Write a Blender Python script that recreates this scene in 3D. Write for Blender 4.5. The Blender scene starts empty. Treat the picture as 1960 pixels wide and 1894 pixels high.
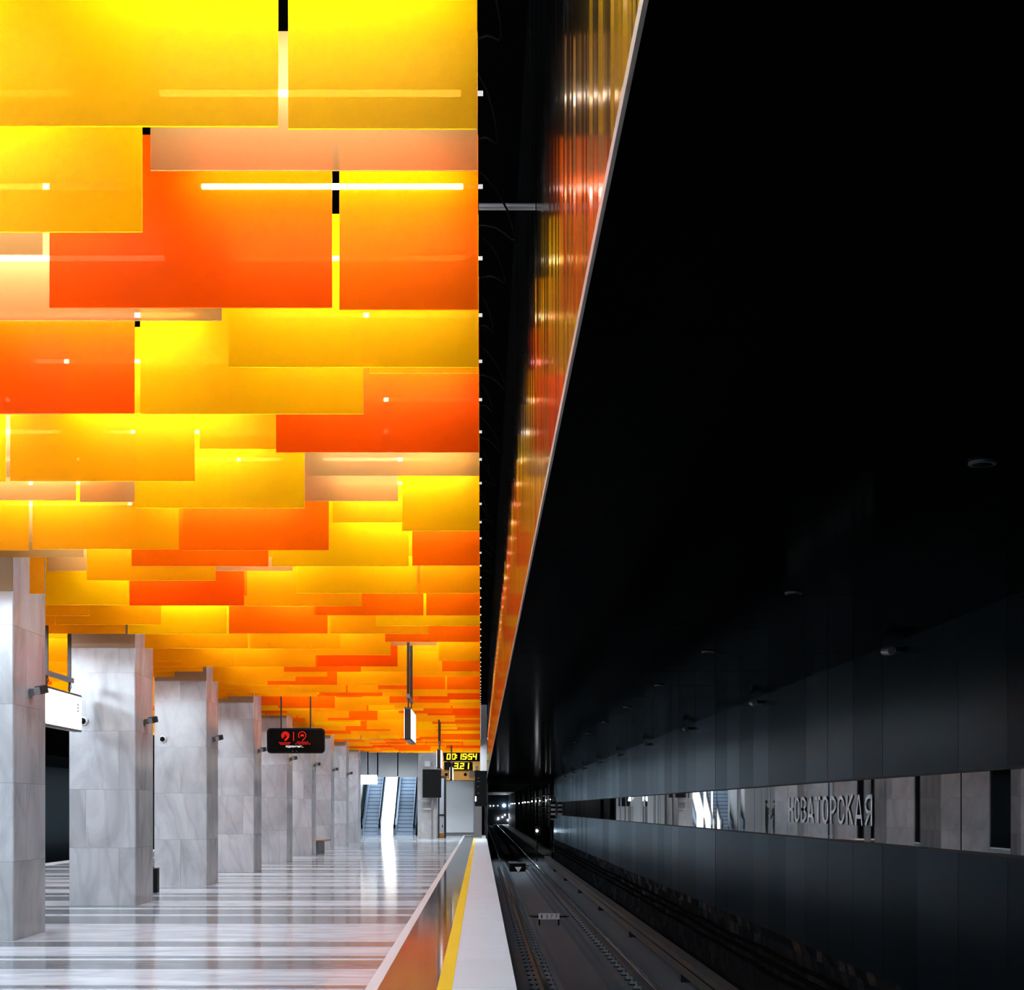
import bpy, bmesh, math, random
from mathutils import Vector, Matrix
random.seed(7)
PI = math.pi
SC = bpy.context.scene
COL = SC.collection

# ------------------------------------------------------------------ camera, world, exposure
F = 3040.0                      # focal length in pixels of the 1960 px wide frame
EYE = 1.42
cam_d = bpy.data.cameras.new('camera')
cam_d.sensor_width = 36.0
cam_d.sensor_fit = 'HORIZONTAL'
cam_d.lens = F / 1960 * 36.0
cam_d.shift_x = 60 / 1960
cam_d.shift_y = 599 / 1960
cam_d.clip_start = 0.05
cam_d.clip_end = 500
cam = bpy.data.objects.new('camera', cam_d)
COL.objects.link(cam)
cam.location = (0, 0, EYE)
cam.rotation_euler = (PI / 2, 0, 0)
SC.camera = cam

world = bpy.data.worlds.new('world')
SC.world = world
world.use_nodes = True
world.node_tree.nodes['Background'].inputs[0].default_value = (0, 0, 0, 1)
world.node_tree.nodes['Background'].inputs[1].default_value = 0

SC.view_settings.view_transform = 'Standard'
SC.view_settings.look = 'None'
SC.view_settings.gamma = 1
SC.view_settings.use_curve_mapping = False
SC.view_settings.exposure = 0.0
SC.cycles.max_bounces = 8
SC.cycles.diffuse_bounces = 4
SC.cycles.glossy_bounces = 4
SC.cycles.transmission_bounces = 6
SC.cycles.transparent_max_bounces = 32
SC.cycles.sample_clamp_indirect = 6.0
SC.cycles.caustics_reflective = False
SC.cycles.caustics_refractive = False

TUBE_POWER = 126.0
TUBE_COL = (0.74, 0.87, 1.0)


# ------------------------------------------------------------------ helpers
def tag(o, label=None, cat=None, group=None, kind=None):
    if label: o['label'] = label
    if cat: o['category'] = cat
    if group: o['group'] = group
    if kind: o['kind'] = kind
    return o


def empty(name, loc=(0, 0, 0), rz=0.0, label=None, cat=None, group=None):
    o = bpy.data.objects.new(name, None)
    COL.objects.link(o)
    o.location = loc
    o.rotation_euler = (0, 0, rz)
    o.empty_display_size = 0.1
    return tag(o, label, cat, group, 'thing')


class MB:
    """collects faces, then links them as ONE mesh object"""
    def __init__(s):
        s.v = []; s.f = []; s.m = []; s.smooth = []

    def add(s, vs, fs, mi=0, sm=False):
        b = len(s.v)
        s.v += [tuple(p) for p in vs]
        for f in fs:
            s.f.append([b + i for i in f]); s.m.append(mi); s.smooth.append(sm)
        return s

    def box(s, x0, x1, y0, y1, z0, z1, mi=0):
        vs = [(x0, y0, z0), (x1, y0, z0), (x1, y1, z0), (x0, y1, z0),
              (x0, y0, z1), (x1, y0, z1), (x1, y1, z1), (x0, y1, z1)]
        fs = [(3, 2, 1, 0), (4, 5, 6, 7), (0, 1, 5, 4), (1, 2, 6, 5), (2, 3, 7, 6), (3, 0, 4, 7)]
        return s.add(vs, fs, mi)

    def quad(s, a, b, c, d, mi=0):
        return s.add([a, b, c, d], [(0, 1, 2, 3)], mi)

    def tube(s, p, q, r, n=8, mi=0, r2=None, caps=True, sm=True):
        p = Vector(p); q = Vector(q)
        d = (q - p).normalized()
        a = d.orthogonal().normalized(); b = d.cross(a)
        r2 = r if r2 is None else r2
        vs = []
        for (c, rr) in ((p, r), (q, r2)):
            for i in range(n):
                t = 2 * PI * i / n
                vs.append(c + a * math.cos(t) * rr + b * math.sin(t) * rr)
        fs = [(i, (i + 1) % n, n + (i + 1) % n, n + i) for i in range(n)]
        s.add(vs, fs, mi, sm)
        if caps:
            s.add(vs[:n], [tuple(reversed(range(n)))], mi)
            s.add(vs[n:], [tuple(range(n))], mi)
        return s

    def path(s, pts, r, n=6, mi=0):
        for a, b in zip(pts[:-1], pts[1:]):
            s.tube(a, b, r, n, mi)
        return s

    def prism(s, outline, axis, a, b, mi=0):
        """outline in the plane normal to axis ('x','y','z'), extruded a..b"""
        def P(u, v, w):
            return {'x': (w, u, v), 'y': (u, w, v), 'z': (u, v, w)}[axis]
        n = len(outline)
        vs = [P(u, v, a) for u, v in outline] + [P(u, v, b) for u, v in outline]
        fs = [tuple(range(n)), tuple(range(2 * n - 1, n - 1, -1))]
        fs += [(i, n + i, n + (i + 1) % n, (i + 1) % n) for i in range(n)]
        return s.add(vs, fs, mi)

    def build(s, name, mats, parent=None, bevel=0.0, fix=True):
        me = bpy.data.meshes.new(name)
        me.from_pydata(s.v, [], s.f)
        if not isinstance(mats, (list, tuple)): mats = [mats]
        for m in mats: me.materials.append(m)
        me.polygons.foreach_set('material_index', s.m)
        me.polygons.foreach_set('use_smooth', s.smooth)
        if fix:
            bm = bmesh.new(); bm.from_mesh(me)
            bmesh.ops.recalc_face_normals(bm, faces=bm.faces)
            bm.to_mesh(me); bm.free()
        me.update()
        o = bpy.data.objects.new(name, me)
        COL.objects.link(o)
        if parent: o.parent = parent
        if bevel > 0:
            md = o.modifiers.new('bevel', 'BEVEL'); md.width = bevel; md.segments = 2
            md.limit_method = 'ANGLE'; md.angle_limit = math.radians(50)
        return o


def rounded(w0, w1, h0, h1, r, n=6):
    pts = []
    for (cx, cy, a0) in ((w1 - r, h0 + r, -PI / 2), (w1 - r, h1 - r, 0), (w0 + r, h1 - r, PI / 2), (w0 + r, h0 + r, PI)):
        for i in range(n + 1):
            a = a0 + PI / 2 * i / n
            pts.append((cx + r * math.cos(a), cy + r * math.sin(a)))
    return pts


def nd(nt, typ, **kw):
    n = nt.nodes.new(typ)
    for k, v in kw.items(): setattr(n, k, v)
    return n


def mat(name, color=(.5, .5, .5), rough=.5, metal=0.0, spec=.5, ior=1.5, emit=None, estr=0.0, noise=0.0, nscale=8.0, bump=0.0, nmap=(1, 1, 1)):
    m = bpy.data.materials.new(name)
    m.use_nodes = True
    nt = m.node_tree
    p = nt.nodes['Principled BSDF']
    p.inputs['Base Color'].default_value = (*color, 1)
    p.inputs['Roughness'].default_value = rough
    p.inputs['Metallic'].default_value = metal
    p.inputs['Specular IOR Level'].default_value = spec
    p.inputs['IOR'].default_value = ior
    if emit:
        p.inputs['Emission Color'].default_value = (*emit, 1)
        p.inputs['Emission Strength'].default_value = estr
    if noise or bump:
        tc = nd(nt, 'ShaderNodeNewGeometry')
        mp = nd(nt, 'ShaderNodeMapping'); mp.inputs['Scale'].default_value = nmap
        nt.links.new(tc.outputs['Position'], mp.inputs['Vector'])
        nz = nd(nt, 'ShaderNodeTexNoise'); nz.inputs['Scale'].default_value = nscale; nz.inputs['Detail'].default_value = 6
        nt.links.new(mp.outputs[0], nz.inputs['Vector'])
        if noise:
            mx = nd(nt, 'ShaderNodeMix', data_type='RGBA')
            mx.inputs['A'].default_value = (*[c * (1 - noise) for c in color], 1)
            mx.inputs['B'].default_value = (*[min(1, c * (1 + noise)) for c in color], 1)
            nt.links.new(nz.outputs['Fac'], mx.inputs['Factor'])
            nt.links.new(mx.outputs['Result'], p.inputs['Base Color'])
        if bump:
            bp = nd(nt, 'ShaderNodeBump'); bp.inputs['Strength'].default_value = bump; bp.inputs['Distance'].default_value = .02
            nt.links.new(nz.outputs['Fac'], bp.inputs['Height'])
            nt.links.new(bp.outputs[0], p.inputs['Normal'])
    return m


def glow(name, color, strength):
    m = bpy.data.materials.new(name); m.use_nodes = True
    nt = m.node_tree; nt.nodes.clear()
    e = nd(nt, 'ShaderNodeEmission'); e.inputs[0].default_value = (*color, 1); e.inputs[1].default_value = strength
    o = nd(nt, 'ShaderNodeOutputMaterial'); nt.links.new(e.outputs[0], o.inputs[0])
    return m


def baffle_mat(name, color, clear=.06, diff=.06):
    """frosted tinted sheet: part translucent, part diffuse, a little see-through; the far face of the sheet passes light on"""
    m = bpy.data.materials.new(name); m.use_nodes = True
    nt = m.node_tree; nt.nodes.clear()
    L = nt.links.new
    out = nd(nt, 'ShaderNodeOutputMaterial')
    tl = nd(nt, 'ShaderNodeBsdfTranslucent'); tl.inputs[0].default_value = (*color, 1)
    df = nd(nt, 'ShaderNodeBsdfDiffuse'); df.inputs[0].default_value = (*color, 1)
    tr = nd(nt, 'ShaderNodeBsdfTransparent'); tr.inputs[0].default_value = (*[c * .88 + .12 for c in color], 1)
    gl = nd(nt, 'ShaderNodeBsdfGlossy'); gl.inputs['Roughness'].default_value = .3
    cl = nd(nt, 'ShaderNodeBsdfTransparent')
    m1 = nd(nt, 'ShaderNodeMixShader'); m1.inputs[0].default_value = diff
    L(tl.outputs[0], m1.inputs[1]); L(df.outputs[0], m1.inputs[2])
    m2 = nd(nt, 'ShaderNodeMixShader'); m2.inputs[0].default_value = clear
    L(m1.outputs[0], m2.inputs[1]); L(tr.outputs[0], m2.inputs[2])
    fr = nd(nt, 'ShaderNodeFresnel'); fr.inputs[0].default_value = 1.12
    fm = nd(nt, 'ShaderNodeMath', operation='MULTIPLY'); L(fr.outputs[0], fm.inputs[0]); fm.inputs[1].default_value = .45
    m3 = nd(nt, 'ShaderNodeMixShader'); L(fm.outputs[0], m3.inputs[0])
    L(m2.outputs[0], m3.inputs[1]); L(gl.outputs[0], m3.inputs[2])
    geo = nd(nt, 'ShaderNodeNewGeometry')
    m4 = nd(nt, 'ShaderNodeMixShader'); L(geo.outputs['Backfacing'], m4.inputs[0])
    L(m3.outputs[0], m4.inputs[1]); L(cl.outputs[0], m4.inputs[2])
    L(m4.outputs[0], out.inputs[0])
    return m


def stone_mat(name, base, vein, rough, stretch=(1, 1, 1), scale=1.2, brick=None, spec=.5, dark=None, contrast=1.0):
    """veined marble with optional slab joints (brick = (width, height, plane))"""
    m = bpy.data.materials.new(name); m.use_nodes = True
    nt = m.node_tree; L = nt.links.new
    p = nt.nodes['Principled BSDF']
    p.inputs['Roughness'].default_value = rough
    p.inputs['Specular IOR Level'].default_value = spec
    geo = nd(nt, 'ShaderNodeNewGeometry')
    mp = nd(nt, 'ShaderNodeMapping'); mp.inputs['Scale'].default_value = stretch
    mp.inputs['Rotation'].default_value = (.3, .5, .2)
    L(geo.outputs['Position'], mp.inputs['Vector'])
    src = mp.outputs[0]
    if brick:
        # every slab cut from another piece of stone: shift the veins per slab
        sx = nd(nt, 'ShaderNodeSeparateXYZ'); L(geo.outputs['Position'], sx.inputs[0])
        cx = nd(nt, 'ShaderNodeCombineXYZ')
        ad = nd(nt, 'ShaderNodeMath', operation='ADD'); L(sx.outputs['X'], ad.inputs[0]); L(sx.outputs['Y'], ad.inputs[1])
        L(ad.outputs[0], cx.inputs['X']); L(sx.outputs['Z'], cx.inputs['Y'])
        bk = nd(nt, 'ShaderNodeTexBrick')
        bk.inputs['Scale'].default_value = 1
        bk.inputs['Brick Width'].default_value = brick[0]
        bk.inputs['Row Height'].default_value = brick[1]
        bk.inputs['Mortar Size'].default_value = .003
        bk.inputs['Mortar Smooth'].default_value = 0
        bk.inputs['Bias'].default_value = 0
        bk.inputs['Color1'].default_value = (.74, .73, .72, 1)
        bk.inputs['Color2'].default_value = (1, 1, 1, 1)
        bk.inputs['Mortar'].default_value = (.45, .45, .45, 1)
        bk.offset = .5
        L(cx.outputs[0], bk.inputs['Vector'])
        mul = nd(nt, 'ShaderNodeVectorMath', operation='SCALE'); mul.inputs['Scale'].default_value = 37.0
        L(bk.outputs['Color'], mul.inputs[0])
        av = nd(nt, 'ShaderNodeVectorMath', operation='ADD'); L(mp.outputs[0], av.inputs[0]); L(mul.outputs[0], av.inputs[1])
        src = av.outputs[0]
    n1 = nd(nt, 'ShaderNodeTexNoise'); n1.inputs['Scale'].default_value = scale; n1.inputs['Detail'].default_value = 9; n1.inputs['Roughness'].default_value = .62
    n1.inputs['Distortion'].default_value = 1.4
    L(src, n1.inputs['Vector'])
    r1 = nd(nt, 'ShaderNodeValToRGB')
    r1.color_ramp.elements[0].position = .36; r1.color_ramp.elements[0].color = (*vein, 1)
    r1.color_ramp.elements[1].position = .62; r1.color_ramp.elements[1].color = (*base, 1)
    L(n1.outputs['Fac'], r1.inputs[0])
    wv = nd(nt, 'ShaderNodeTexWave'); wv.inputs['Scale'].default_value = scale * .7; wv.inputs['Distortion'].default_value = 9; wv.inputs['Detail'].default_value = 5
    L(src, wv.inputs['Vector'])
    r2 = nd(nt, 'ShaderNodeValToRGB')
    r2.color_ramp.elements[0].position = .0; r2.color_ramp.elements[0].color = (.62, .62, .62, 1)
    r2.color_ramp.elements[1].position = .13; r2.color_ramp.elements[1].color = (1, 1, 1, 1)
    L(wv.outputs['Fac'], r2.inputs[0])
    mx = nd(nt, 'ShaderNodeMix', data_type='RGBA', blend_type='MULTIPLY'); mx.inputs['Factor'].default_value = .5 * contrast
    L(r1.outputs[0], mx.inputs['A']); L(r2.outputs[0], mx.inputs['B'])
    res = mx.outputs['Result']
    if brick:
        mb = nd(nt, 'ShaderNodeMix', data_type='RGBA', blend_type='MULTIPLY'); mb.inputs['Factor'].default_value = .75
        L(res, mb.inputs['A']); L(bk.outputs['Color'], mb.inputs['B'])
        res = mb.outputs['Result']
    L(res, p.inputs['Base Color'])
    return m


def satin(m, k, rough=None, tint=(1, 1, 1), ior=1.5):
    """polished coat of limited strength: diffuse base under a glossy coat whose weight is k times the Fresnel value"""
    nt = m.node_tree; L = nt.links.new
    p = nt.nodes['Principled BSDF']; out = nt.nodes['Material Output']
    df = nd(nt, 'ShaderNodeBsdfDiffuse'); gl = nd(nt, 'ShaderNodeBsdfGlossy')
    gl.inputs['Roughness'].default_value = p.inputs['Roughness'].default_value if rough is None else rough
    gl.inputs[0].default_value = (*tint, 1)
    bc = p.inputs['Base Color']
    if bc.is_linked: L(bc.links[0].from_socket, df.inputs[0])
    else: df.inputs[0].default_value = bc.default_value
    if p.inputs['Normal'].is_linked: L(p.inputs['Normal'].links[0].from_socket, gl.inputs['Normal'])
    fr = nd(nt, 'ShaderNodeFresnel'); fr.inputs[0].default_value = ior
    mu = nd(nt, 'ShaderNodeMath', operation='MULTIPLY'); mu.inputs[1].default_value = k
    L(fr.outputs[0], mu.inputs[0])
    mx = nd(nt, 'ShaderNodeMixShader'); L(mu.outputs[0], mx.inputs[0]); L(df.outputs[0], mx.inputs[1]); L(gl.outputs[0], mx.inputs[2])
    L(mx.outputs[0], out.inputs[0])
    nt.nodes.remove(p)
    return m


# ------------------------------------------------------------------ materials
M = {}
M['tube'] = glow('lit tube', TUBE_COL, TUBE_POWER)
M['cap'] = mat('white tube end', (.8, .8, .8), .4, emit=(.9, .95, 1), estr=.7)  # weak emission paints the tube's light onto its end caps
M['yellow'] = baffle_mat('yellow frosted sheet', (1.0, .47, .001))
M['amber'] = baffle_mat('amber frosted sheet', (1.0, .335, .001))
M['orange'] = baffle_mat('orange frosted sheet', (1.0, .127, .0002))
M['red'] = baffle_mat('red orange frosted sheet', (.95, .075, .0002))
M['beige'] = baffle_mat('beige frosted sheet', (.44, .205, .055), .2)
M['black'] = mat('black paint', (.003, .003, .0033), .6, spec=.05)
M['void'] = mat('black void paint', (.0006, .0006, .0006), 1.0, spec=0.0, ior=1.0)
M['blackgloss'] = mat('black gloss ceiling sheet', (.0012, .0014, .0014), .1, spec=.12, bump=.02, nscale=3)
M['rib'] = mat('brushed steel slats', (.2, .205, .21), .15, metal=1)
M['lip'] = mat('dull aluminium trim', (.4, .36, .33), .4, metal=.8)
M['clad'] = mat('dark grey wall sheet', (.003, .0042, .0055), .26, spec=.4, noise=.25, nscale=.9)
M['glass'] = mat('black mirror glass', (.003, .0033, .004), .015, ior=1.75)
M['frost'] = mat('frosted white lettering', (.85, .87, .9), .6)
M['marble_w'] = stone_mat('white marble', (.73, .75, .78), (.5, .52, .56), .1, (.35, 1.6, 1), 1.5, contrast=.6)
M['marble_g'] = stone_mat('grey marble', (.26, .28, .3), (.15, .16, .175), .1, (.3, 1.8, 1), 2.0, contrast=.7)
M['column'] = stone_mat('column marble', (.46, .468, .485), (.32, .33, .345), .18, (1.2, 1.2, .55), 1.1, brick=(.96, .845), contrast=.55)
M['strip_w'] = mat('white strip stone', (.72, .73, .74), .3, noise=.06, nscale=3)
M['granite'] = mat('dark grey granite', (.07, .075, .08), .07, noise=.3, nscale=6, bump=.03, nmap=(.6, 2.5, 1))
M['yline'] = mat('yellow line paint', (.95, .62, .03), .4)
M['edge'] = mat('pale edge granite', (.64, .675, .71), .45, noise=.07, nscale=2.0, nmap=(.3, 4, 1))
M['concrete'] = mat('track concrete', (.03, .036, .042), .7, noise=.4, nscale=1.5)
M['concrete_d'] = mat('dark trough concrete', (.013, .016, .02), .6, noise=.5, nscale=.6)
M['concrete_l'] = mat('light concrete', (.12, .13, .14), .7, noise=.2, nscale=2)
M['rail'] = mat('polished rail steel', (.5, .54, .6), .2, metal=1)
M['rust'] = mat('dark rail steel', (.012, .014, .016), .5, spec=.2)
M['clip'] = mat('fastener steel', (.22, .25, .28), .45, metal=.3)
M['wet'] = mat('dark sheeting below the wall', (.003, .0035, .004), .4, spec=.25, bump=.6, nscale=4, nmap=(1, 1.2, 3))
M['cable'] = mat('black cable', (.003, .003, .003), .5, spec=.0)
M['steel'] = mat('grey painted steel', (.22, .22, .23), .35, metal=.5)
M['darksteel'] = mat('dark bronze steel', (.03, .026, .022), .35, metal=.4)
M['white'] = mat('white plastic', (.75, .76, .78), .4)
M['lens'] = mat('black lens', (.003, .003, .003), .1, spec=.08)
M['camgrey'] = mat('camera grey', (.16, .165, .17), .4)
M['sign'] = glow('lit sign face', (1, 1, .97), 3.2)
M['signdark'] = mat('dark sign print', (.03, .03, .04), .6)
M['signgrey'] = mat('pale sign print', (.6, .6, .6), .6, emit=(1, 1, 1), estr=.72)
M['redled'] = glow('red display', (1, .02, .01), 1.15)
M['whiteled'] = glow('white display', (1, 1, 1), 1.6)
M['yled'] = glow('yellow digits', (1, .74, .02), 2.4)
M['wood'] = mat('bench wood', (.22, .13, .07), .35, noise=.3, nscale=6, nmap=(1, .1, 1))
M['bench'] = mat('bench stone', (.13, .135, .14), .4)
M['endwall'] = mat('grey wall sheet', (.45, .46, .47), .4)
M['pylon'] = stone_mat('pylon stone', (.48, .48, .48), (.34, .34, .34), .3, (1, 1, 1), 1.0, brick=(.9, .9), contrast=.4)
M['whitewall'] = mat('white enamel sheet', (.84, .88, .92), .3)
M['brass'] = mat('amber metal fascia', (.62, .33, .07), .25, metal=.7)  # amber base colour paints in the reflected orange ceiling
M['step'] = mat('escalator step steel', (.07, .11, .16), .4, metal=.3)
M['riser'] = mat('escalator riser steel', (.3, .4, .52), .4, metal=.2)
M['balus'] = mat('escalator side panel', (.1, .16, .23), .25, metal=.3)
M['divider'] = glow('lit divider panel', (1, 1, .98), 2.6)
M['shaftlamp'] = glow('shaft lamp', (.82, .91, 1), 14.0)
M['tunlamp'] = glow('tunnel lamp', (.9, .96, 1), 60.0)
M['endlamp'] = glow('end lamp', (.86, .93, 1), 190.0)  # glow of the added fill lamps and of the tunnel marker lights
M['bluelamp'] = glow('blue white lamp', (.45, .7, 1), 40.0)
M['tunnel'] = mat('tunnel lining', (.02, .023, .027), .45, bump=.2, nscale=3)
M['cloth'] = mat('black clothing', (.006, .006, .007), .8)
M['skin'] = mat('skin', (.45, .28, .2), .5)
M['door'] = mat('pale glass door', (.5, .56, .62), .12)

satin(M['marble_w'], .74, .11); satin(M['marble_g'], .74, .11); satin(M['granite'], .95)
M['clad_b'] = M['clad'].copy(); M['clad_c'] = M['clad'].copy()
satin(M['clad'], .95, tint=(.66, .86, 1), ior=1.08); satin(M['clad_b'], .8, tint=(.66, .86, 1), ior=1.08); satin(M['clad_c'], 1.1, tint=(.66, .86, 1), ior=1.08)
satin(M['blackgloss'], .13, ior=1.13); satin(M['concrete_d'], .3, tint=(.8, .9, 1)); satin(M['concrete'], .2, tint=(.8, .9, 1)); satin(M['wet'], .02, tint=(.8, .9, 1)); satin(M['lens'], .3); satin(M['black'], .2); satin(M['rust'], .25, tint=(.8, .9, 1))
EXT0, END = -3.0, 83.5          # platform length
PX0, PX1 = -11.24, .284         # platform sides
CEIL_R = 2.80                   # underside of the low black ceiling over the track
XW = 3.45                       # track wall


def structure(o, label=None):
    return tag(o, label, None, None, 'structure')


# ------------------------------------------------------------------ platform floor
b = MB()
dark = [(11.3, 11.75), (12.49, 12.73), (14.02, 14.82), (15.0, 15.27), (16.27, 16.89), (19.5, 20.9), (21.27, 22.3)]
y = 22.62
rs = random.Random(3)
while y < END - 1.2:
    w = rs.choice([.3, .45, .7, .9, 1.2])
    dark.append((y, y + w)); y += w + rs.choice([.2, .3, .5, .8, 1.3])
edges = [EXT0]
for a, c in dark: edges += [a, c]
edges.append(END)
for i in range(len(edges) - 1):
    b.quad((PX0 + .55, edges[i], 0), (-.906, edges[i], 0), (-.906, edges[i + 1], 0), (PX0 + .55, edges[i + 1], 0), i % 2)
# slab body
b.box(PX0 + .3, PX1 - .25, EXT0, END, -1.45, -.02, 0)
structure(b.build('floor', [M['marble_w'], M['marble_g']], fix=False), 'striped white and grey marble platform floor')
b = MB().box(-.906, -.81, EXT0, 81.5, -.019, .001)
structure(b.build('trim_1', M['strip_w']), 'narrow white stone line along the platform')
b = MB().box(-.81, -.343, EXT0, 81.5, -.019, .0)
structure(b.build('trim_2', M['granite']), 'dark polished granite strip along the platform')
b = MB().box(-.343, -.225, EXT0, 73.5, -.019, .002)
structure(b.build('trim_3', M['yline']), 'yellow safety line along the platform edge')
b = MB()
y = EXT0
while y < 73.4:
    y2 = min(y + 1.2, 73.4); b.box(-.225, PX1, y + .003, y2 - .003, -.09, 0); y = y2
structure(b.build('trim_4', M['edge']), 'pale stone platform edge slabs')
b = MB().box(-.906, PX1 - .02, 73.4, END, -.1, -.001).box(-.6, PX1 - .05, EXT0, 73.4, -.2, -.09).box(PX0, PX0 + .55, EXT0, END, -.1, 0)
structure(b.build('floor_edge', M['strip_w']), 'pale stone floor at the platform end')

# ------------------------------------------------------------------ ceiling, void, ribbed fascia
b = MB().box(PX0 - .3, .6, EXT0, END + .3, 6.3, 6.4)
structure(b.build('ceiling', M['void']), 'black void above the hanging baffles')
b = MB()
y = EXT0
while y < 75:
    y2 = min(y + 1.9, 75.0)
    b.box(.288, XW + .02, y + .004, y2 - .004, CEIL_R, CEIL_R + .05); y = y2
b.box(.31, XW + .3, EXT0, 75, CEIL_R + .055, CEIL_R + .2)
structure(b.build('ceiling_track', M['blackgloss']), 'low black gloss ceiling over the right track')
b = MB().box(-14.5, PX0 - .02, EXT0, END, CEIL_R, CEIL_R + .2)
structure(b.build('ceiling_far_track', M['blackgloss']), 'low black ceiling over the far track')
b = MB()
rs = random.Random(11)
y = EXT0; vs = []; x = .288
while y < 75:
    x = .288 + rs.uniform(-.0028, .0028)
    vs.append((x, y)); y += rs.uniform(.035, .065)
for (xa, ya), (xb, yb) in zip(vs[:-1], vs[1:]):
    b.quad((xa, ya, CEIL_R + .055), (xb, yb, CEIL_R + .055), (xb, yb, 6.3), (xa, ya, 6.3))
b.box(.3, .32, EXT0, 75, CEIL_R + .055, 6.3)
structure(b.build('wall_fascia', M['rib'], fix=False), 'ribbed steel fascia above the platform edge')
b = MB().box(.277, .286, EXT0, 75, CEIL_R - .006, CEIL_R + .028)
structure(b.build('trim_5', M['lip']), 'thin metal trim below the ribbed fascia')
b = MB().box(PX0 - .03, PX0 - .01, EXT0, 75, CEIL_R, 6.3)
structure(b.build('wall_far_fascia', M['void']), 'steel fascia over the far platform edge')

# ------------------------------------------------------------------ right track wall
PITCH = 1.08
b = MB(); g = MB()
rs = random.Random(5)
y = 10.4 - PITCH * 13
clads = []
while y < 74.9:
    y2 = min(y + PITCH, 75.0)
    d = rs.uniform(0, .004)
    b.box(XW + d, XW + .05, y + .004, y2 - .004, 1.68, CEIL_R, rs.choice((0, 1, 2)))
    b.box(XW + d, XW + .05, y + .004, y2 - .004, -.04, 1.11, rs.choice((0, 1, 2)))
    n = rs.choice([1, 2, 2, 3])
    cuts = sorted([0, 1] + [rs.uniform(.1, .9) for _ in range(n - 1)])
    tilt = rs.uniform(-.0035, .0035)
    for c0, c1 in zip(cuts[:-1], cuts[1:]):
        ya = y + .003 + (PITCH - .006) * c0; yb = y + .003 + (PITCH - .006) * c1
        t = tilt + rs.uniform(-.004, .004)
        xa = XW + .02; xb = xa + t * (yb - ya)
        g.quad((xa, ya, 1.11), (xa, ya, 1.68), (xb, yb, 1.68), (xb, yb, 1.11))
    y = y2
b.box(XW + .055, XW + .15, EXT0 - 2, 75, -1.5, CEIL_R + .1)
wr = structure(b.build('wall_right', [M['clad'], M['clad_b'], M['clad_c']]), 'dark grey panelled track wall')
structure(g.build('mirror_band', M['glass'], wr, fix=False), 'black mirror glass band in the track wall')
b = MB().box(XW - .006, XW + .02, EXT0, 75, 1.675, 1.69).box(XW - .006, XW + .02, EXT0, 75, 1.10, 1.114)
structure(b.build('trim_6', M['black']), 'thin black trims above and below the mirror band')
b = MB()
n = 400
rs = random.Random(8)
rows = [-1.28, -1.0, -.8, -.6, -.45, -.3, -.15, -.045]
prev = None
for i in range(n + 1):
    yy = EXT0 + (75 - EXT0) * i / n
    cur = [(XW + .03 + rs.uniform(-.03, .02), yy, z) for z in rows]
    if prev:
        for j in range(len(rows) - 1): b.quad(prev[j], cur[j], cur[j + 1], prev[j + 1])
    prev = cur
structure(b.build('baseboard_right', M['wet'], fix=False), 'dark uneven sheeting below the track wall')
# other side of the station, mostly hidden
b = MB().box(-14.6, -14.4, EXT0, END, -1.5, CEIL_R)
structure(b.build('wall_left', M['clad']), 'dark wall of the far track')
b = MB().box(-14.4, PX0, EXT0, END + 30, -1.5, -1.35)
structure(b.build('floor_far_track', M['concrete']), 'dark bed of the far track')

# wall lettering
def text_obj(name, s, w, h, origin, u, v, m, parent=None, off=0.0, spacing=1.0, bold=0.0):
    cu = bpy.data.curves.new('t', 'FONT'); cu.body = s; cu.space_character = spacing; cu.offset = bold
    to = bpy.data.objects.new('t', cu); COL.objects.link(to)
    dg = bpy.context.evaluated_depsgraph_get(); dg.update()
    me = bpy.data.meshes.new_from_object(to.evaluated_get(dg))
    bpy.data.objects.remove(to); bpy.data.curves.remove(cu)
    xs = [p.co.x for p in me.vertices]; ys = [p.co.y for p in me.vertices]
    x0, x1, y0, y1 = min(xs), max(xs), min(ys), max(ys)
    u = Vector(u); v = Vector(v); nrm = u.cross(v); o = Vector(origin)
    for p in me.vertices:
        a = (p.co.x - x0) / (x1 - x0) * w; c = (p.co.y - y0) / (y1 - y0) * h
        p.co = o + u * a + v * c + nrm * off
    me.materials.clear(); me.materials.append(m)
    me.name = name
    ob = bpy.data.objects.new(name, me); COL.objects.link(ob)
    if parent: ob.parent = parent
    return ob

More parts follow.
